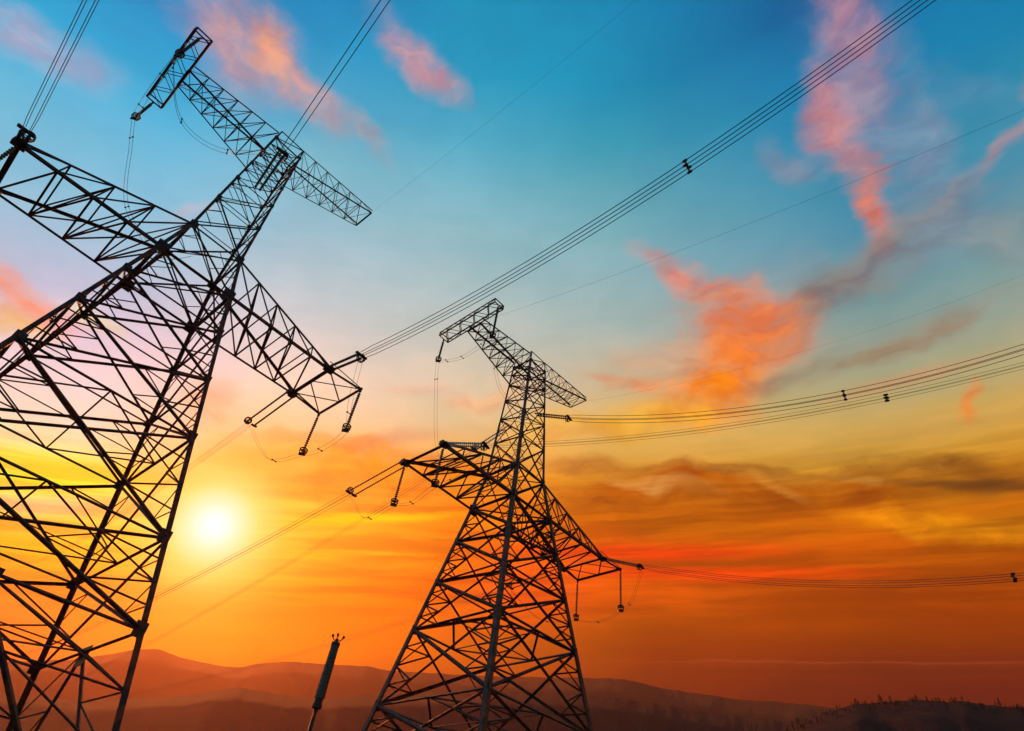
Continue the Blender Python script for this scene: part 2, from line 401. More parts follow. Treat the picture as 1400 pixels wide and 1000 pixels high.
# ------------------------------------------------------------------ ground and hills
def ground_material(name, c1, c2, sc, bumps=0.0):
    mt, k, b, o = new_mat(name)
    g = k.node('ShaderNodeNewGeometry')
    n = k.noise(g.outputs['Position'], sc, 8.0, 0.62).outputs['Fac']
    k.put(b.inputs['Base Color'], k.mix(k.smooth(n, 0.35, 0.65), c1, c2))
    b.inputs['Roughness'].default_value = 1.0
    b.inputs['Specular IOR Level'].default_value = 0.1
    if bumps:
        bp = k.node('ShaderNodeBump'); bp.inputs['Strength'].default_value = 0.6; bp.inputs['Distance'].default_value = bumps
        k.l.new(n, bp.inputs['Height']); k.l.new(bp.outputs[0], b.inputs['Normal'])
    return mt
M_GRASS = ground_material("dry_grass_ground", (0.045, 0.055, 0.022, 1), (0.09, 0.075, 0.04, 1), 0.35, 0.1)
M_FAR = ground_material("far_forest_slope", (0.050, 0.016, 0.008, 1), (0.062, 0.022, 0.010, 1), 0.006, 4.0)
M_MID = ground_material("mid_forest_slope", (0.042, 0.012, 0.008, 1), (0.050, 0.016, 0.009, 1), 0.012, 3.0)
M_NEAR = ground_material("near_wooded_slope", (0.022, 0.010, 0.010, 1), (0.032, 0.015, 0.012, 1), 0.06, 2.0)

b_ = MB()
RG = 9000.0
N_ = 48
b_.v.append(Vector((0, 0, 0)))
for k in range(N_): b_.v.append(Vector((RG * math.cos(2*math.pi*k/N_), RG * math.sin(2*math.pi*k/N_), 0)))
b_.f = [(0, 1 + k, 1 + (k + 1) % N_) for k in range(N_)]
g_ = b_.build("ground", M_GRASS); g_['kind'] = 'structure'

FAR = [(-35.34, 9.77), (-33.12, 10.42), (-29.15, 11.67), (-25.9, 13.2), (-24.29, 13.72), (-22.28, 13.57), (-19.5, 13.66), (-17.88, 13.92), (-16.67, 14.5), (-14.22, 15.13), (-11.89, 15.44), (-8.31, 15.94), (-5.8, 15.98), (-2.09, 16.39), (4.2, 16.99), (10.5, 17.5), (13.61, 17.68), (16.64, 17.22), (22.43, 16.69), (27.85, 16.39), (32.78, 15.81), (41.24, 14.49), (43.49, 14.19), (60, 12.5), (80, 8.5), (120, 6), (180, 5), (240, 6), (290, 7.5), (315, 9.0)]
MID = [(-34.23, 8.11), (-32.06, 8.77), (-26.91, 9.51), (-21.17, 11.31), (-17.33, 12.65), (-12.19, 12.9), (-6.55, 14.15), (-1.87, 15.0), (3.01, 15.7), (8.01, 16.2), (12.37, 16.3), (16.63, 16.0), (22.38, 15.5), (27.75, 15.2), (34.94, 14.6), (41.08, 13.8), (43.32, 13.5), (60, 10.5), (90, 6), (140, 4.5), (200, 4), (260, 5), (300, 6.5), (320, 7.6)]
NEAR = [(14, 4.1), (19, 8.8), (21.76, 11.4), (25.35, 14.19), (27.09, 15.03), (29.36, 15.91), (31.53, 16.41), (35.48, 16.54), (38.63, 16.32), (41.87, 15.79), (44.0, 15.12), (50, 13.6), (60, 10.6), (72, 6.1), (84, 2.6)]
def lerp_tab(tab, a):
    for (a0, e0), (a1, e1) in zip(tab, tab[1:]):
        if a0 <= a <= a1:
            t = (a - a0) / (a1 - a0); return e0 + (e1 - e0) * t
    return tab[0][1]
def ridge(name, tab, dist, mt, step, rough, seed, closed):
    lo, hi = (tab[0][0], tab[0][0] + 360.0) if closed else (tab[0][0], tab[-1][0])
    tb = tab + ([(hi, tab[0][1])] if closed else [])
    b = MB(); n = int(round((hi - lo) / step)); prof = [0.42, 0.55, 0.66, 0.76, 0.85, 0.93, 1.0, 1.1, 1.22, 1.36]
    rel = [0.0, 0.16, 0.32, 0.50, 0.68, 0.86, 1.0, 0.86, 0.55, 0.0]
    cols_ = n if closed else n + 1
    for i in range(cols_):
        az = lo + (hi - lo) * i / n
        e = lerp_tab(tb, az)
        ph_ = R(az)
        Dd = dist * (1.0 + 0.10 * noise.noise(Vector((math.cos(ph_) * 2.2, math.sin(ph_) * 2.2, seed))))
        spur = noise.noise(Vector((az * 0.35, seed * 3.1, 0.0)))
        H = math.tan(R(e)) * Dd + EYE
        H += rough * dist / 1000.0 * (noise.fractal(Vector((az * 1.1, seed, 3.3)), 0.9, 2.1, 5))
        if not closed:
            H *= min(1.0, i / (n * 0.03), (n - i) / (n * 0.03)) if n else 1
        for j, (pr, rl) in enumerate(zip(prof, rel)):
            w = math.sin(math.pi * min(1, max(0, rl)))
            z = H * rl + (H * 0.05 * w * (spur + 0.5 * noise.noise(Vector((az * 0.9, pr * 6.0, seed)))) if 0 < j < 6 else 0)
            z = max(z, 0.0) - (3.0 if rl == 0 else 0)
            rr = Dd * pr
            b.v.append(Vector((math.sin(ph_) * rr, math.cos(ph_) * rr, z)))
    m_ = len(prof)
    for i in range(n):
        i2 = (i + 1) % cols_
        for j in range(m_ - 1):
            b.f.append((i * m_ + j, i * m_ + j + 1, i2 * m_ + j + 1, i2 * m_ + j))
    o = b.build(name, mt, smooth=True); o['kind'] = 'structure'
    return o
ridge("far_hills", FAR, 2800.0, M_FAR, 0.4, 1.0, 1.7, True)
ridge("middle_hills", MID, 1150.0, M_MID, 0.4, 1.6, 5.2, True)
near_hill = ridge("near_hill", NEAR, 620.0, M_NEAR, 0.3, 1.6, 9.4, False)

# ------------------------------------------------------------------ lattice tower
B0, K0, TOPH = 3.0485, 0.1791, 22.0
BA, ZA, T0 = 2.3009, 4.4961, 1.5024
LA, SA = 13.089, 2.869
LO, SO = 16.479, 3.207
LT, WB, ZT = 11.319, 4.851, 21.477
LG, SG, ZG = 10.807, 1.426, 24.03
ARM_H = 37.0

def hw(z):
    if z <= 0: return B0 - K0 * z
    if z <= ZA: return B0 + (BA - B0) * z / ZA
    return BA + (T0 - BA) * (z - ZA) / (TOPH - ZA)

def build_tower(loc, rz, label, gauge):
    def bar(name, p, q, w, out, parent): return bar_(name, p, q, w * gauge, out, parent)
    root = empty("transmission_tower", loc, rz)
    tag(root, label, 'pylon', 'two lattice strain pylons')
    up = lambda x, y, z: Vector((x, y, z + ARM_H))
    def C_(s, q, z): h = hw(z); return up(s * h, q * h, z)
    # legs
    for s in (-1, 1):
        for q in (-1, 1):
            b = MB(); out = (s, q, 0)
            for z0, z1, w in ((-ARM_H + .25, -13.5, .40), (-13.5, 0, .36), (0, ZA, .34), (ZA, 12.5, .28), (12.5, TOPH, .22)):
                b.angle(C_(s, q, z0), C_(s, q, z1), w * gauge, out)
            lg = b.build("leg", M_STEEL, root)
            f = MB(); p = C_(s, q, -ARM_H)
            f.box(p + Vector((0, 0, .2)), 1.3, 1.3, .7); f.box(p + Vector((0, 0, .6)), .8, .8, .2)
            f.build("footing", M_CONC, lg)
    faces = [((-1, -1), (1, -1), (0, -1, 0)), ((1, -1), (1, 1), (1, 0, 0)), ((1, 1), (-1, 1), (0, 1, 0)), ((-1, 1), (-1, -1), (-1, 0, 0))]
    low = [0, -4.03, -8.66, -13.52, -20.35, -25.4]
    upl = [0, ZA, 9.2, 12.9, 16.0, 18.8, 20.6, TOPH]
    def xpanel(z1, z0, w, ws, sub):
        for A, Bc, nrm in faces:
            a1, a0 = C_(*A, z1), C_(*A, z0); b1, b0 = C_(*Bc, z1), C_(*Bc, z0)
            o1 = Vector(nrm) * (w * .35)
            bar("diagonal_brace", a1 + o1, b0 + o1, w, nrm, root)
            bar("diagonal_brace", b1 - o1, a0 - o1, w * .8, nrm, root)
            if sub:
                # crossing point of the X
                t = (a1 - b1).length / ((a1 - b1).length + (a0 - b0).length)
                X = a1.lerp(b0, t)
                for (e1, e0, oth) in ((a1, a0, 0), (b1, b0, 1)):
                    mid = e1.lerp(e0, .5)
                    m1 = e1.lerp(X, .5); m0 = e0.lerp(X, .5)
                    bar("secondary_brace", mid, m1, ws, nrm, root)
                    bar("secondary_brace", mid, m0, ws, nrm, root)
                    if sub > 1:
                        q1 = e1.lerp(e0, .25); q0 = e1.lerp(e0, .75)
                        bar("secondary_brace", q1, m1, ws, nrm, root)
                        bar("secondary_brace", q0, m0, ws, nrm, root)
    def ring(z, w, plan):
        c = [C_(-1, -1, z), C_(1, -1, z), C_(1, 1, z), C_(-1, 1, z)]
        for i in range(4):
            bar("horizontal_brace", c[i], c[(i + 1) % 4], w, (0, 0, 1), root)
        if plan:
            if plan == 1:
                bar("plan_brace", c[0], c[2], w * .6, (0, 0, 1), root); bar("plan_brace", c[1] + Vector((0, 0, .1)), c[3] + Vector((0, 0, .1)), w * .6, (0, 0, 1), root)
            else:
                md = [c[i].lerp(c[(i + 1) % 4], .5) for i in range(4)]
                for i in range(4): bar("plan_brace", md[i], md[(i + 1) % 4], w * .7, (0, 0, 1), root)
                bar("plan_brace", md[0], md[2], w * .5, (0, 0, 1), root); bar("plan_brace", md[1], md[3], w * .5, (0, 0, 1), root)
    for z1, z0 in zip(low, low[1:]):
        big = z0 < -13.6
        xpanel(z1, z0, .22, .10, 2 if z0 < -8 else 1)
    for z, w, pl in ((0, .26, 1), (-4.03, .16, 0), (-8.66, .16, 0), (-13.52, .20, 2), (-20.35, .20, 2), (-25.4, .22, 2)):
        ring(z, w, pl)
    # splayed leg bays: K frames down to the feet
    zt, zb = -25.4, -ARM_H + .4
    for A, Bc, nrm in faces:
        a1, b1 = C_(*A, zt), C_(*Bc, zt); mdl = a1.lerp(b1, .5)
        for e in (A, Bc):
            e1, e0 = C_(*e, zt), C_(*e, zb)
            bar("diagonal_brace", mdl, e0, .24, nrm, root)
            for t in (.25, .5, .75):
                bar("secondary_brace", e1.lerp(e0, t), mdl.lerp(e0, t), .10, nrm, root)
                bar("secondary_brace", e1.lerp(e0, t), mdl.lerp(e0, t - .25), .10, nrm, root)
    for A, Bc, nrm in faces:
        mdl = C_(*A, zt).lerp(C_(*Bc, zt), .5); b = MB()
        if nrm[0]: b.box(mdl + Vector((nrm[0] * .06, 0, -.25)), .04, 1.5, 1.1)
        else: b.box(mdl + Vector((0, nrm[1] * .06, -.25)), 1.5, .04, 1.1)
        b.build("gusset_plate", M_STEEL_DK, root)
    for i, (z0, z1) in enumerate(zip(upl, upl[1:])):
        xpanel(z1, z0, .17 if z0 < 5 else .12, .07, 1 if z0 < 12 else 0)
        if i: ring(z0, .17 if z0 < 5 else .10, 1 if i in (1, 3, 5) else 0)
    ring(TOPH, .16, 1)
    # gusset plates at the heavy joints
    for z, sz in ((0, 1.15), (ZA, .85), (-4.03, .65), (-8.66, .65), (-13.52, .75), (-20.35, .8), (-25.4, .8), (9.2, .5), (12.9, .5), (16.0, .42), (18.8, .42), (TOPH, .5)):
        for s in (-1, 1):
            for q in (-1, 1):
                b = MB(); p = C_(s, q, z)
                b.box(p + Vector((-s * sz * .18, q * .06, 0)), sz * .8, .03, sz)
                b.box(p + Vector((s * .06, -q * sz * .18, 0)), .03, sz * .8, sz * .96)
                b.build("gusset_plate", M_STEEL_DK, root)
    # ---- crossarms
    def truss(name, bot, top, n, wc, wb, heavy=False, endbar=True):
        """bot / top: (near chord start, near end), (far chord start, far end)"""
        b = MB()
        for (p, q_), o in ((bot[0], (0, -1, -1)), (bot[1], (0, 1, -1)), (top[0], (0, -1, 1)), (top[1], (0, 1, 1))):
            b.angle(p, q_, wc * gauge, o)
        if endbar: b.angle(bot[0][1], bot[1][1], wc, (0, 0, 1))
        arm = b.build(name, M_STEEL, root)
        P_ = lambda c, t: c[0].lerp(c[1], t)
        for i in range(n + 1):
            t = i / n
            if i > 0 and i < n:
                for k in (0, 1):
                    bar("arm_brace", P_(bot[k], t), P_(top[k], t), wb * .8, (0, 1, 0), arm)
                bar("arm_brace", P_(bot[0], t), P_(bot[1], t), wb, (0, 0, 1), arm)
                bar("arm_brace", P_(top[0], t), P_(top[1], t), wb * .8, (0, 0, 1), arm)
            if i < n:
                t2 = (i + 1) / n
                for k in (0, 1):
                    bar("arm_brace", P_(top[k], t), P_(bot[k], t2), wb, (0, 1, 0), arm)
                a_, b2 = (0, 1)
                bar("arm_brace", P_(bot[a_], t), P_(bot[b2], t2), wb, (0, 0, 1), arm)
                if not heavy: bar("arm_brace", P_(bot[b2], t) + Vector((0, 0, .1)), P_(bot[a_], t2) + Vector((0, 0, .1)), wb * .7, (0, 0, 1), arm)
                elif i < n - 1: bar("arm_brace", P_(bot[1], t2), P_(top[0], t), wb * .8, (0, 0, 1), arm)
                if i < n - 1: bar("arm_brace", P_(top[a_], t), P_(top[b2], t2), wb * .8, (0, 0, 1), arm)
        return arm
    for s in (-1, 1):
        bot = [(up(s * B0, q * B0, 0), up(s * LA, q * SA, .08)) for q in (-1, 1)]
        top = [(up(s * BA, q * BA, ZA), up(s * LA, q * SA, .35)) for q in (-1, 1)]
        arm = truss("crossarm", bot, top, 4 if s < 0 else 5, .26, .14, heavy=True)
        # end plates where the strings pull
        for q in (-1, 1):
            b = MB(); p = up(s * LA, q * SA, .1)
            b.box(p, .9, .5, .45); b.box(p + Vector((s * .1, q * .35, -.05)), .4, .5, .12)
            b.build("attachment_plate", M_STEEL_DK, arm)
        if s == 1:
            # outrigger that holds the jumper strings clear
            b = MB()
            for q in (-1, 1):
                b.angle(up(LA, q * SA, .1), up(LO, q * SO, .11), .18, (0, q, 0))
                b.angle(up(LA - .2, q * SA, .9 if q < 0 else .5), up(LO, q * SO, .2), .10, (0, q, 1))
            b.angle(up(LO, -SO - .15, .11), up(LO, SO + .15, .11), .24, (1, 0, 0))
            b.angle(up(LA, -SA, .2), up(LO, 0, .15), .10, (0, 0, 1)); b.angle(up(LA, SA, .2), up(LO, 0, .15), .10, (0, 0, 1))
            b.angle(up(LA, 0, .2), up(LO, -SO, .15), .09, (0, 0, 1)); b.angle(up(LA, 0, .2), up(LO, SO, .15), .09, (0, 0, 1))
            b.build("outrigger", M_STEEL, root)
    # upper arms: the long one on the left carries the cross beam, the right one the earth wire
    bot = [(up(-hw(19), q * hw(19), 19.0), up(-LT + .75, q * 1.15, ZT - .45)) for q in (-1, 1)]
    top = [(up(-T0, q * T0, TOPH + .9), up(-LT + .75, q * 1.15, ZT + .55)) for q in (-1, 1)]
    truss("upper_arm", bot, top, 6, .17, .085)
    bot = [(up(hw(20.5), q * hw(20.5), 20.5), up(LG, q * SG, ZG - .25)) for q in (-1, 1)]
    top = [(up(T0 * .9, q * T0 * .9, TOPH + 1.7), up(LG, q * SG, ZG + .15)) for q in (-1, 1)]
    truss("earth_wire_arm", bot, top, 6, .14, .07)
    b = MB()
    for s in (-1, 1):
        for q in (-1, 1):
            b.angle(up(s * T0, q * T0, TOPH), up(s * T0 * .9, q * T0 * .9, TOPH + 1.7), .14, (s, q, 0))
        b.angle(up(s * T0 * .9, -T0 * .9, TOPH + 1.7), up(s * T0 * .9, T0 * .9, TOPH + 1.7), .1, (0, 0, 1))
    for q in (-1, 1):
        b.angle(up(-T0 * .9, q * T0 * .9, TOPH + 1.7), up(T0 * .9, q * T0 * .9, TOPH + 1.7), .1, (0, 0, 1))
        b.angle(up(-T0, q * T0, TOPH), up(T0 * .9, q * T0 * .9, TOPH + 1.7), .1, (0, q, 0))
    b.build("top_cap_frame", M_STEEL, root)
    # cross beam box at the end of the left upper arm
    b = MB(); x0, x1, z0, z1 = -LT - .75, -LT + .75, ZT - .30, ZT + .30
    for x in (x0, x1):
        for z in (z0, z1):
            b.angle(up(x, -WB, z), up(x, WB, z), .16, (x - (x0 + x1) / 2, 0, z - ZT))
    for q in (-1, 1):
        for x in (x0, x1): b.angle(up(x, q * WB, z0), up(x, q * WB, z1), .14, (0, q, 0))
        for z in (z0, z1): b.angle(up(x0, q * WB, z), up(x1, q * WB, z), .14, (0, q, 0))
    beam = b.build("cross_beam", M_STEEL, root)
    for i in range(8):
        y0 = -WB + 2 * WB * i / 8; y1 = -WB + 2 * WB * (i + 1) / 8
        for x in (x0, x1):
            za, zb2 = (z0, z1) if i % 2 else (z1, z0)
            bar("beam_brace", up(x, y0, za), up(x, y1, zb2), .07, (1, 0, 0), beam)
        for z in (z0, z1):
            xa, xb = (x0, x1) if i % 2 else (x1, x0)
            bar("beam_brace", up(xa, y0, z), up(xb, y1, z), .07, (0, 0, 1), beam)
    return root

PSI1, PSI2 = 0.7569, 0.7428
tower1 = build_tower((-27.368, 34.584, 0.0), PSI1, "tall steel lattice pylon nearest the camera at the left edge, sun beside its legs", 0.80)
tower2 = build_tower((2.393, 60.357, 34.881 + EYE - ARM_H), PSI2, "smaller lattice pylon in the middle, standing further back than the left one", 1.12)
bpy.context.view_layer.update()

def W(i, x, y, z):
    t, a = ((tower1, PSI1), (tower2, PSI2))[i - 1]
    return Vector(t.location) + Vector((x * math.cos(a) - y * math.sin(a), x * math.sin(a) + y * math.cos(a), z + ARM_H))

# ------------------------------------------------------------------ insulator strings
def string(p, q, label, group, mt=None, rad=.15, ring=True, sheds=None):
    """insulator string between two world points, thing at p"""
    mt = mt or M_GLASS
    p = Vector(p); q = Vector(q); L = (q - p).length; d = (q - p) / L
    root = empty("insulator_string", p); tag(root, label, 'insulator', group)
    rot = d.to_track_quat('Z', 'Y').to_matrix()
    n = sheds or max(6, int(L / .28)); pts = []; rd = []
    a, b2 = .35, L - .45
    for k in range(n):
        z0 = a + (b2 - a) * k / n; st = (b2 - a) / n
        for t, r_ in ((0, .32), (.30, .42), (.42, 1.0), (.62, .95), (.70, .40)):
            pts.append(rot @ Vector((0, 0, z0 + st * t))); rd.append(rad * r_)
    b = MB(); b.tube(pts, rd, 8); b.build("shed_stack", mt, root, smooth=False)
    b = MB(); b.tube([(0, 0, 0), rot @ Vector((0, 0, a))], .05, 6); b.box(rot @ Vector((0, 0, .08)), .22, .08, .3, rot)
    b.build("shackle", M_STEEL_DK, root)
    b = MB(); b.tube([rot @ Vector((0, 0, b2)), rot @ Vector((0, 0, L))], .06, 6); b.box(rot @ Vector((0, 0, L - .1)), .6, .12, .3, rot)
    b.build("clamp", M_STEEL_DK, root)
    if ring:
        b = MB(); pp = [rot @ Vector((.33 * math.cos(t), .33 * math.sin(t), b2 - .12)) for t in [2 * math.pi * k / 14 for k in range(15)]]
        b.tube(pp, .06, 6, cap=False); b.tube([pp[0], pp[7]], .035, 5)
        pp2 = [rot @ Vector((.33 * math.cos(t), .33 * math.sin(t), b2 + .12)) for t in [2 * math.pi * k / 14 for k in range(15)]]
        b.tube(pp2, .05, 6, cap=False)
        b.build("grading_ring", M_STEEL_DK, root)
    return root
def para(S, h, sl, cv, t):
    h = R(h); return Vector(S) + Vector((math.sin(h) * t, math.cos(h) * t, sl * t + cv * t * t))
def hang(i, x, y, z, L, label, group, sway=(0, 0)):
    p = W(i, x, y, z); q = p + Vector((sway[0], sway[1], -L))
    string(p, q, label, group); return q

# hanging strings that keep the jumpers clear
J = {}
J[1, 'O', -1] = hang(1, LO, -SO, 0.0, 4.7, "insulator hanging at the near pylon's right arm tip, right one of the two", "hanging jumper strings")
J[1, 'O', 1] = hang(1, LO, SO, 0.0, 4.7, "insulator hanging at the near pylon's right arm tip, lower left of the two", "hanging jumper strings")
J[1, 'B', 1] = hang(1, -LT, WB - .1, ZT - .5, 3.6, "thick dark insulator hanging from the low end of the near pylon's top cross beam", "hanging jumper strings")
J[1, 'B', -1] = hang(1, -LT, -WB + .1, ZT - .5, 4.3, "insulator hanging across the top cross beam of the near pylon from its high end", "hanging jumper strings")
J[2, 'O', -1] = hang(2, LO, -SO, 0.0, 5.0, "hanging insulator under the middle pylon's right crossarm, rightmost of its two", "hanging jumper strings")
J[2, 'O', 1] = hang(2, LO, SO, 0.0, 4.9, "hanging insulator under the middle pylon's right crossarm, beside the pylon leg", "hanging jumper strings")
J[2, 'B', -1] = hang(2, -LT, -WB + .1, ZT - .5, 5.4, "insulator hanging from the highest tip of the middle pylon's top cross beam", "hanging jumper strings")
J[2, 'B', 1] = hang(2, -LT, WB - .1, ZT - .5, 3.9, "insulator hanging free at the far left end of the middle pylon's top cross beam", "hanging jumper strings")
J[2, 'T', 1] = hang(2, -LA, SA, -.1, 4.8, "hanging insulator at the left tip of the middle pylon's left crossarm, outermost one", "hanging jumper strings")
J[2, 'T', -1] = hang(2, -LA, -SA, -.1, 4.6, "hanging insulator under the middle pylon's left crossarm, the inner one", "hanging jumper strings")
J[1, 'T', -1] = hang(1, -LA, -SA, -.1, 4.7, "hanging insulator cut by the left picture edge, under the near pylon's left crossarm tip", "hanging jumper strings")

# strain strings and the conductors they hold
ZM = 13.3
phases = [
 # tower, start, heading, slope, curvature, string length, double, n conductors, t_end, bundle spacing, radius, names
 (1, (-LA, -SA, .1), 136.0, -.156, 0.0, 1.9, 4, 60, .45, .022, ("from the near pylon's left arm tip to the top edge", "holding the wires above the near pylon's left arm tip"), False),
 (1, (0, -1.95, ZM), 143.7, -.180, 0.0, 6.5, 4, 50, .45, .026, ("from the near pylon's head up over the pink cloud", "on the camera side of the near pylon's narrow head"), False),
 (1, (LA, -SA, .1), 135.2, -.198, .0048, 5.0, 4, 78, .52, .026, ("crossing the blue sky from the near pylon's right arm", "holding the long wires at the near pylon's right arm tip"), False),
 (1, (LA, SA, .1), -38.0, .110, .0004, 10.0, 4, 300, .45, .016, ("leaving the near pylon's right arm towards the sun", "sloping left from the near pylon's right arm towards the sun"), False),
 (2, (-LA, -SA, .1), 121.2, -.251, .00403, 5.0, 4, 88, .30, .012, ("running right from the middle pylon's left arm", "running right from the middle pylon's left arm"), True),
 (2, (0, -1.95, ZM), 125.3, -.421, .00581, 5.0, 4, 84, .58, .026, ("running right from the middle pylon's head", "pointing right from the middle pylon's head"), False),
 (2, (LA + .2, -SA, .1), 125.4, -.363, .00462, 5.0, 4, 84, .45, .022, ("running level to the right from the middle pylon's right arm", "pointing right from the middle pylon's right arm tip"), False),
 (2, (-LA, SA, .1), -43.0, -.100, .0006, 9.0, 4, 330, .45, .020, ("leaving the middle pylon's left arm down towards the sun", "sloping down left from the middle pylon's left arm tip"), False),
 (2, (LA, SA, .1), -43.5, -.070, .0004, 9.0, 4, 330, .45, .013, ("passing low over the hills from the middle pylon's right arm", "on the far side of the middle pylon's right arm"), False),
 (2, (0, 1.95, ZM), -43.0, -.200, .0005, 6.5, 4, 330, .45, .014, ("passing behind the middle pylon's left arm", "behind the middle pylon's narrow head"), True),
]
ends = {}
corner = [(-1, 1, "upper left"), (1, 1, "upper right"), (-1, -1, "lower left"), (1, -1, "lower right")]
for (i, st, h, sl, cv, SL, n, tend, sp, rad, (cw, sw), pale) in phases:
    S = W(i, *st); hd = Vector((math.sin(R(h)), math.cos(R(h)), 0)); side = Vector((hd.y, -hd.x, 0))
    E_ = para(S, h, sl, cv, SL * .97)
    ends[i, st] = E_
    near = 1 if i == 1 else 2
    for k, (sgn, nm) in enumerate(((-1, "left"), (1, "right"))):
        o_ = side * ((.42 if SL > 8 else .25) * sgn)
        string(S + o_ * .9 + hd * .2, E_ + o_, "%s strain insulator %s" % (nm, sw), "paired strain insulators", M_PALE if pale else M_GLASS, .10 if SL > 8 else .13, ring=(k == 0))
    tvals = []
    t = SL * .97
    while t < tend:
        tvals.append(t); t += max(1.2, (t - SL) * .05) if tend > 100 else 1.5
    tvals.append(tend)
    for a, c, nm in corner:
        of = side * (a * sp / 2) + Vector((0, 0, c * sp / 2))
        b = MB(); pts = [E_ + of * .8] + [para(S, h, sl, cv, t) + of for t in tvals[1:]]
        b.tube(pts, rad, 5)
        o = b.build("conductor", M_WIRE)
        tag(o, "%s wire of four %s" % (nm, cw), 'power line', "bundled wires " + cw)
# earth wires
for (i, st, h, sl, cv, tend, rad, where) in [
 (1, (LG, 0, ZG), 135.2, -.014, .00246, 70, .007, "faint earth wire rising from the near pylon's right top arm to the top edge"),
 (2, (-LT + 1, 0, ZT + .6), 130.4, -.153, .00144, 92, .010, "thin earth wire from the middle pylon's top crossing the pink cloud to the right edge"),
 (2, (LG, 0, ZG), 124.5, -.125, .00311, 95, .007, "faint earth wire from the middle pylon's small right arm to the right edge"),
]:
    S = W(i, *st); b = MB(); b.tube([para(S, h, sl, cv, t * tend / 50) for t in range(51)], rad, 5)
    tag(b.build("earth_wire", M_WIRE), where, 'power line')

# spacers on the bundles
def spacer(pi, t, label, k=1.0):
    (i, st, h, sl, cv, SL, n, tend, sp, rad, (cw, sw), pale) = phases[pi]
    S = W(i, *st); c = para(S, h, sl, cv, t); hd = Vector((math.sin(R(h)), math.cos(R(h)), sl + 2 * cv * t)).normalized()
    side = Vector((hd.y, -hd.x, 0)).normalized(); upv = Vector((0, 0, 1))
    root = empty("bundle_spacer", c); tag(root, label, 'line spacer', "spacers on the four-wire bundles")
    b = MB(); q = sp / 2
    P4 = [side * (a * q) + upv * (c_ * q) for a, c_ in ((-1, 1), (1, 1), (1, -1), (-1, -1))]
    rp = [p * .62 for p in P4]
    b.tube(rp + [rp[0], rp[1]], .055 * k, 6)
    b.tube([rp[0], rp[2]], .04 * k, 5); b.tube([rp[1], rp[3]], .04 * k, 5)
    b.build("frame", M_STEEL_DK, root)
    for p in P4:
        b = MB(); b.tube([p * .55, p * 1.02], .05 * k, 6); b.tube([p - hd * .14, p + hd * .14], .085 * k, 8)
        b.build("clamp", M_STEEL_DK, root)
spacer(2, 34.3, "dark cross-shaped spacer clamped on the wires high in the blue sky", 1.0)
spacer(5, 33, "larger dark spacer on the wires at the right, beneath the grey clouds", 1.15)
spacer(4, 37, "smaller dark spacer just right of the larger one on the lower wires", .9)
spacer(6, 37.5, "dark spacer on the lowest wires at the right picture edge", 1.15)

# jumper loops: pairs of wires hung between string ends
def jumper(pts, label, group, rad=.013, sp=.4, nsp=3):
    pts = [Vector(p) for p in pts]
    def cr(t):
        n = len(pts) - 1; x = min(t * n, n - 1e-6); i = int(x); f = x - i
        P0, P1, P2, P3 = pts[max(i-1, 0)], pts[i], pts[i+1], pts[min(i+2, n)]
        return .5 * ((2*P1) + (P2-P0)*f + (2*P0-5*P1+4*P2-P3)*f*f + (3*P1-P0-3*P2+P3)*f*f*f)
    path = [cr(k / 40) for k in range(41)]
    root = empty("jumper_loop", path[0]); tag(root, label, 'jumper cable', group)
    d = (path[-1] - path[0]); d.z = 0; d.normalize(); sd = Vector((d.y, -d.x, 0)) * (sp / 2)
    for s in (-1, 1):
        b = MB(); b.tube([p + sd * s - path[0] for p in path], rad, 5); b.build("cable", M_WIRE, root)
    for k in range(nsp):
        p = path[int(40 * (k + .7) / (nsp + .4))] - path[0]
        b = MB(); b.tube([p - sd * 1.25, p + sd * 1.25], .035, 6); b.box(p - sd, .11, .11, .11); b.box(p + sd, .11, .11, .11)
        b.build("spacer_bar", M_STEEL_DK, root)
def sag(a, b, dz, t=.5):
    p = a.lerp(b, t); p.z -= dz; return p
grp = "jumper loops under the arms"
# near pylon
e_rp, e_rm = ends[1, (LA, SA, .1)], ends[1, (LA, -SA, .1)]
jumper([e_rp, sag(e_rp, J[1, 'O', 1], 2.2, .55), J[1, 'O', 1], sag(J[1, 'O', 1], J[1, 'O', -1], .7), J[1, 'O', -1], sag(J[1, 'O', -1], e_rm, .8), e_rm], "thin jumper loop sagging below the near pylon's right arm", grp)
e_m = ends[1, (0, -1.95, ZM)]
far_m = W(1, 0, 9.5, ZM - 1.2)
jumper([J[1, 'B', 1], sag(J[1, 'B', 1], far_m, 1.8, .12), sag(J[1, 'B', 1], far_m, 5.5, .4), sag(J[1, 'B', 1], far_m, 4.2, .8), far_m], "twin-wire jumper dropping from the low end of the near pylon's top cross beam", grp, .018)
jb = J[1, 'B', -1]
jumper([jb, W(1, -LT + .6, -4.2, 15.4), W(1, -7.8, -3.6, 11.9), W(1, -4.2, -4.6, 11.2), e_m], "twin-wire jumper curving from the near pylon's cross beam back to its head", grp, .018)
jumper([jb, sag(jb, J[1, 'B', 1], 1.0), J[1, 'B', 1]], "straight jumper slung under the near pylon's top cross beam", grp, .018, nsp=2)
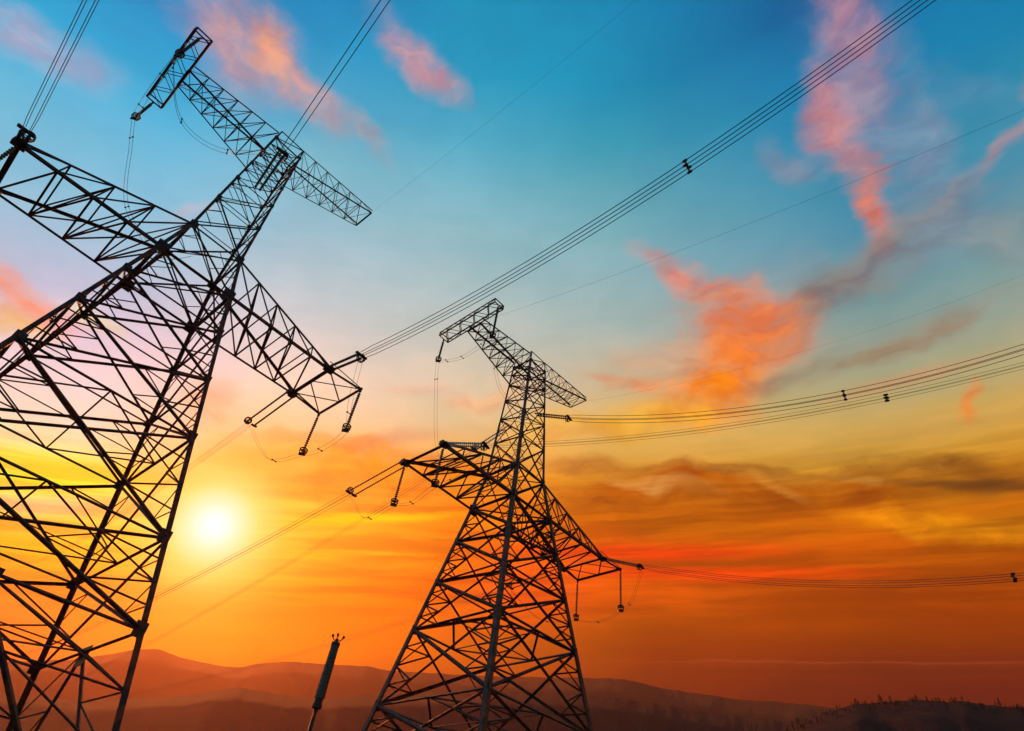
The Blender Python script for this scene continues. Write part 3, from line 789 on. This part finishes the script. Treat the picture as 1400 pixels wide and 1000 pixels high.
# middle pylon
e_rp, e_rm = ends[2, (LA, SA, .1)], ends[2, (LA + .2, -SA, .1)]
jumper([e_rp, sag(e_rp, J[2, 'O', 1], 2.0, .5), J[2, 'O', 1], sag(J[2, 'O', 1], J[2, 'O', -1], .7), J[2, 'O', -1], sag(J[2, 'O', -1], e_rm, 1.3, .55), e_rm], "jumper loop below the two hanging insulators of the middle pylon's right arm", grp)
e_lp, e_lm = ends[2, (-LA, SA, .1)], ends[2, (-LA, -SA, .1)]
jumper([e_lp, sag(e_lp, J[2, 'T', 1], 2.2, .5), J[2, 'T', 1], sag(J[2, 'T', 1], J[2, 'T', -1], .7), J[2, 'T', -1], sag(J[2, 'T', -1], e_lm, 1.3, .55), e_lm], "jumper loop below the middle pylon's left arm", grp)
jb = J[2, 'B', 1]; fm = ends[2, (0, 1.95, ZM)]
jumper([jb, sag(jb, fm, 3.0, .08), sag(jb, fm, 8.5, .35), sag(jb, fm, 6.0, .7), fm], "twin-wire jumper dropping from the free left end of the middle pylon's cross beam", grp, .014)
jumper([J[2, 'B', -1], sag(J[2, 'B', -1], jb, 1.2), jb], "jumper slung below the middle pylon's top cross beam", grp, .014)
jumper([J[2, 'B', -1], W(2, -7.8, -3.6, 11.0), W(2, -4.0, -4.6, 10.0), ends[2, (0, -1.95, ZM)]], "jumper curving from the middle pylon's cross beam to its head", grp, .014)

# ------------------------------------------------------------------ the slim post with the ribbed head
pd = Vector((-0.186, 0.934, 0.305)); pdist = 26.0
hz = math.hypot(pd.x, pd.y)
px_, py_ = pd.x / hz * pdist, pd.y / hz * pdist
pole = empty("bushing_post", (px_, py_, 0)); tag(pole, "slim steel post topped by a thick grey ribbed head, between the two pylons", 'post')
ZT_ = math.tan(R(17.75)) * pdist + EYE
b = MB(); b.tube([(0, 0, 0), (0, 0, ZT_ - 2.55)], [.11, .07], 14); b.tube([(0, 0, 0), (0, 0, .06)], .3, 14); b.build("post", M_STEEL, pole, True)
b = MB(); b.tube([(0, 0, ZT_ - 2.62), (0, 0, ZT_ - 2.5)], .17, 14); b.tube([(0, 0, ZT_ - 2.5), (0, 0, ZT_ - 2.32)], .15, 12); b.build("base_flange", M_STEEL_DK, pole)
pts, rd = [], []
z0, z1 = ZT_ - 2.3, ZT_ - .42; n = 36
for k in range(n):
    a = z0 + (z1 - z0) * k / n; s_ = (z1 - z0) / n; tp = 1 - .18 * k / n
    for t, r_ in ((0, .165), (.35, .19), (.6, .19), (.75, .165)): pts.append((0, 0, a + s_ * t)); rd.append(r_ * tp)
b = MB(); b.tube(pts, rd, 16); b.build("ribbed_housing", M_GLASS, pole)
b = MB(); b.tube([(0, 0, z1), (0, 0, z1 + .12)], .17, 12); b.tube([(0, 0, z1 + .1), (0, 0, z1 + .26)], .06, 8); b.build("top_cap", M_STEEL_DK, pole)
for k, (dx, dy) in enumerate(((-.20, .02), (.22, .05), (.02, -.16))):
    b = MB(); b.tube([(0, 0, z1 + .18), (dx * .6, dy * .6, z1 + .22), (dx, dy, z1 + .34)], .022, 6); b.box((dx, dy, z1 + .37), .08, .08, .09)
    b.build("terminal_prong", M_STEEL_DK, pole)

# ------------------------------------------------------------------ trees along the near hill
M_LEAF = ground_material("dark_tree_crown", (0.028, 0.040, 0.016, 1), (0.055, 0.050, 0.022, 1), 0.8, 0.0)
M_BARK = ground_material("tree_bark", (0.05, 0.04, 0.03, 1), (0.08, 0.06, 0.045, 1), 2.0, 0.0)
def tree_meshes(seed, conifer):
    rnd = random.Random(seed)
    tr = MB(); hgt = rnd.uniform(7.5, 10.5)
    tr.tube([(0, 0, -1.5), (rnd.uniform(-.1, .1), 0, hgt * .4), (rnd.uniform(-.2, .2), rnd.uniform(-.2, .2), hgt * .92)], [.22, .15, .04], 6)
    for k in range(5):
        a = rnd.uniform(0, 6.28); z = hgt * rnd.uniform(.35, .75); L = rnd.uniform(.8, 1.7)
        tr.tube([(0, 0, z), (math.cos(a) * L, math.sin(a) * L, z + L * .6)], [.07, .02], 4)
    cr = MB()
    for k in range(260):
        t = rnd.random()
        z = hgt * (.22 + .80 * t)
        if conifer: rr = (1 - t) ** .9 * 2.0 * rnd.uniform(.3, 1.0) + .1
        else: rr = 2.5 * math.sin(math.pi * min(1, .15 + .85 * t)) ** .6 * rnd.uniform(.25, 1.0)
        a = rnd.uniform(0, 6.28); c = Vector((math.cos(a) * rr, math.sin(a) * rr, z + rnd.uniform(-.3, .3)))
        s_ = rnd.uniform(.22, .5); i = len(cr.v)
        d1 = Vector((rnd.uniform(-1, 1), rnd.uniform(-1, 1), rnd.uniform(-.6, .6))).normalized() * s_
        d2 = Vector((rnd.uniform(-1, 1), rnd.uniform(-1, 1), rnd.uniform(-.6, .9))).normalized() * s_
        cr.v += [c - d1, c + d2 * .8, c + d1, c - d2 * .8]; cr.f += [(i, i+1, i+2, i+3)]
    return tr.mesh("trunk"), cr.mesh("crown")
KINDS = [tree_meshes(11, False), tree_meshes(12, True), tree_meshes(13, False), tree_meshes(14, True), tree_meshes(15, False)]
for t_, c_ in KINDS: t_.materials.append(M_BARK); c_.materials.append(M_LEAF)
hv = near_hill.data.vertices
def hill_z(az):
    lo, hi = NEAR[0][0], NEAR[-1][0]; n = int(round((hi - lo) / .3)); x = (az - lo) / (hi - lo) * n; i = int(x); f = x - i
    return Vector(hv[i * 10 + 6].co).lerp(Vector(hv[(i + 1) * 10 + 6].co), f)
rt = random.Random(5)
az = 24.6
while az < 46.5:
    k = rt.randrange(5); p = hill_z(az); back = rt.uniform(-.035, .0)
    p2 = Vector((p.x * (1 + back), p.y * (1 + back), p.z * (1 + back * 1.9) - .4))
    con = k in (1, 3)
    root = empty("hilltop_tree", p2, rt.uniform(0, 6.28))
    tag(root, "narrow dark conifer in silhouette along the wooded hilltop at lower right" if con else "rounded dark broadleaf tree in silhouette along the wooded hilltop at lower right", 'tree', "conifers on the hilltop" if con else "broadleaf trees on the hilltop")
    s_ = rt.uniform(.28, .58) * (.85 + .45 * (rt.random() < .18)); root.scale = (s_, s_, s_)
    link("trunk", KINDS[k][0], None, root); link("crown", KINDS[k][1], None, root)
    az += rt.uniform(.07, .30)

# ------------------------------------------------------------------ haze
mt = bpy.data.materials.new("air"); mt.use_nodes = True
k = NT(mt.node_tree); k.n.clear()
o_ = k.node('ShaderNodeOutputMaterial'); vol = k.node('ShaderNodeVolumePrincipled')
vol.inputs['Color'].default_value = (1.0, 0.52, 0.24, 1)
vol.inputs['Density'].default_value = 0.00005
vol.inputs['Anisotropy'].default_value = 0.76
k.l.new(vol.outputs[0], o_.inputs['Volume'])
b = MB(); b.box((0, 0, 514.0 - 4.0), 19000, 19000, 1028)
hz_ = b.build("haze", mt); hz_['kind'] = 'stuff'
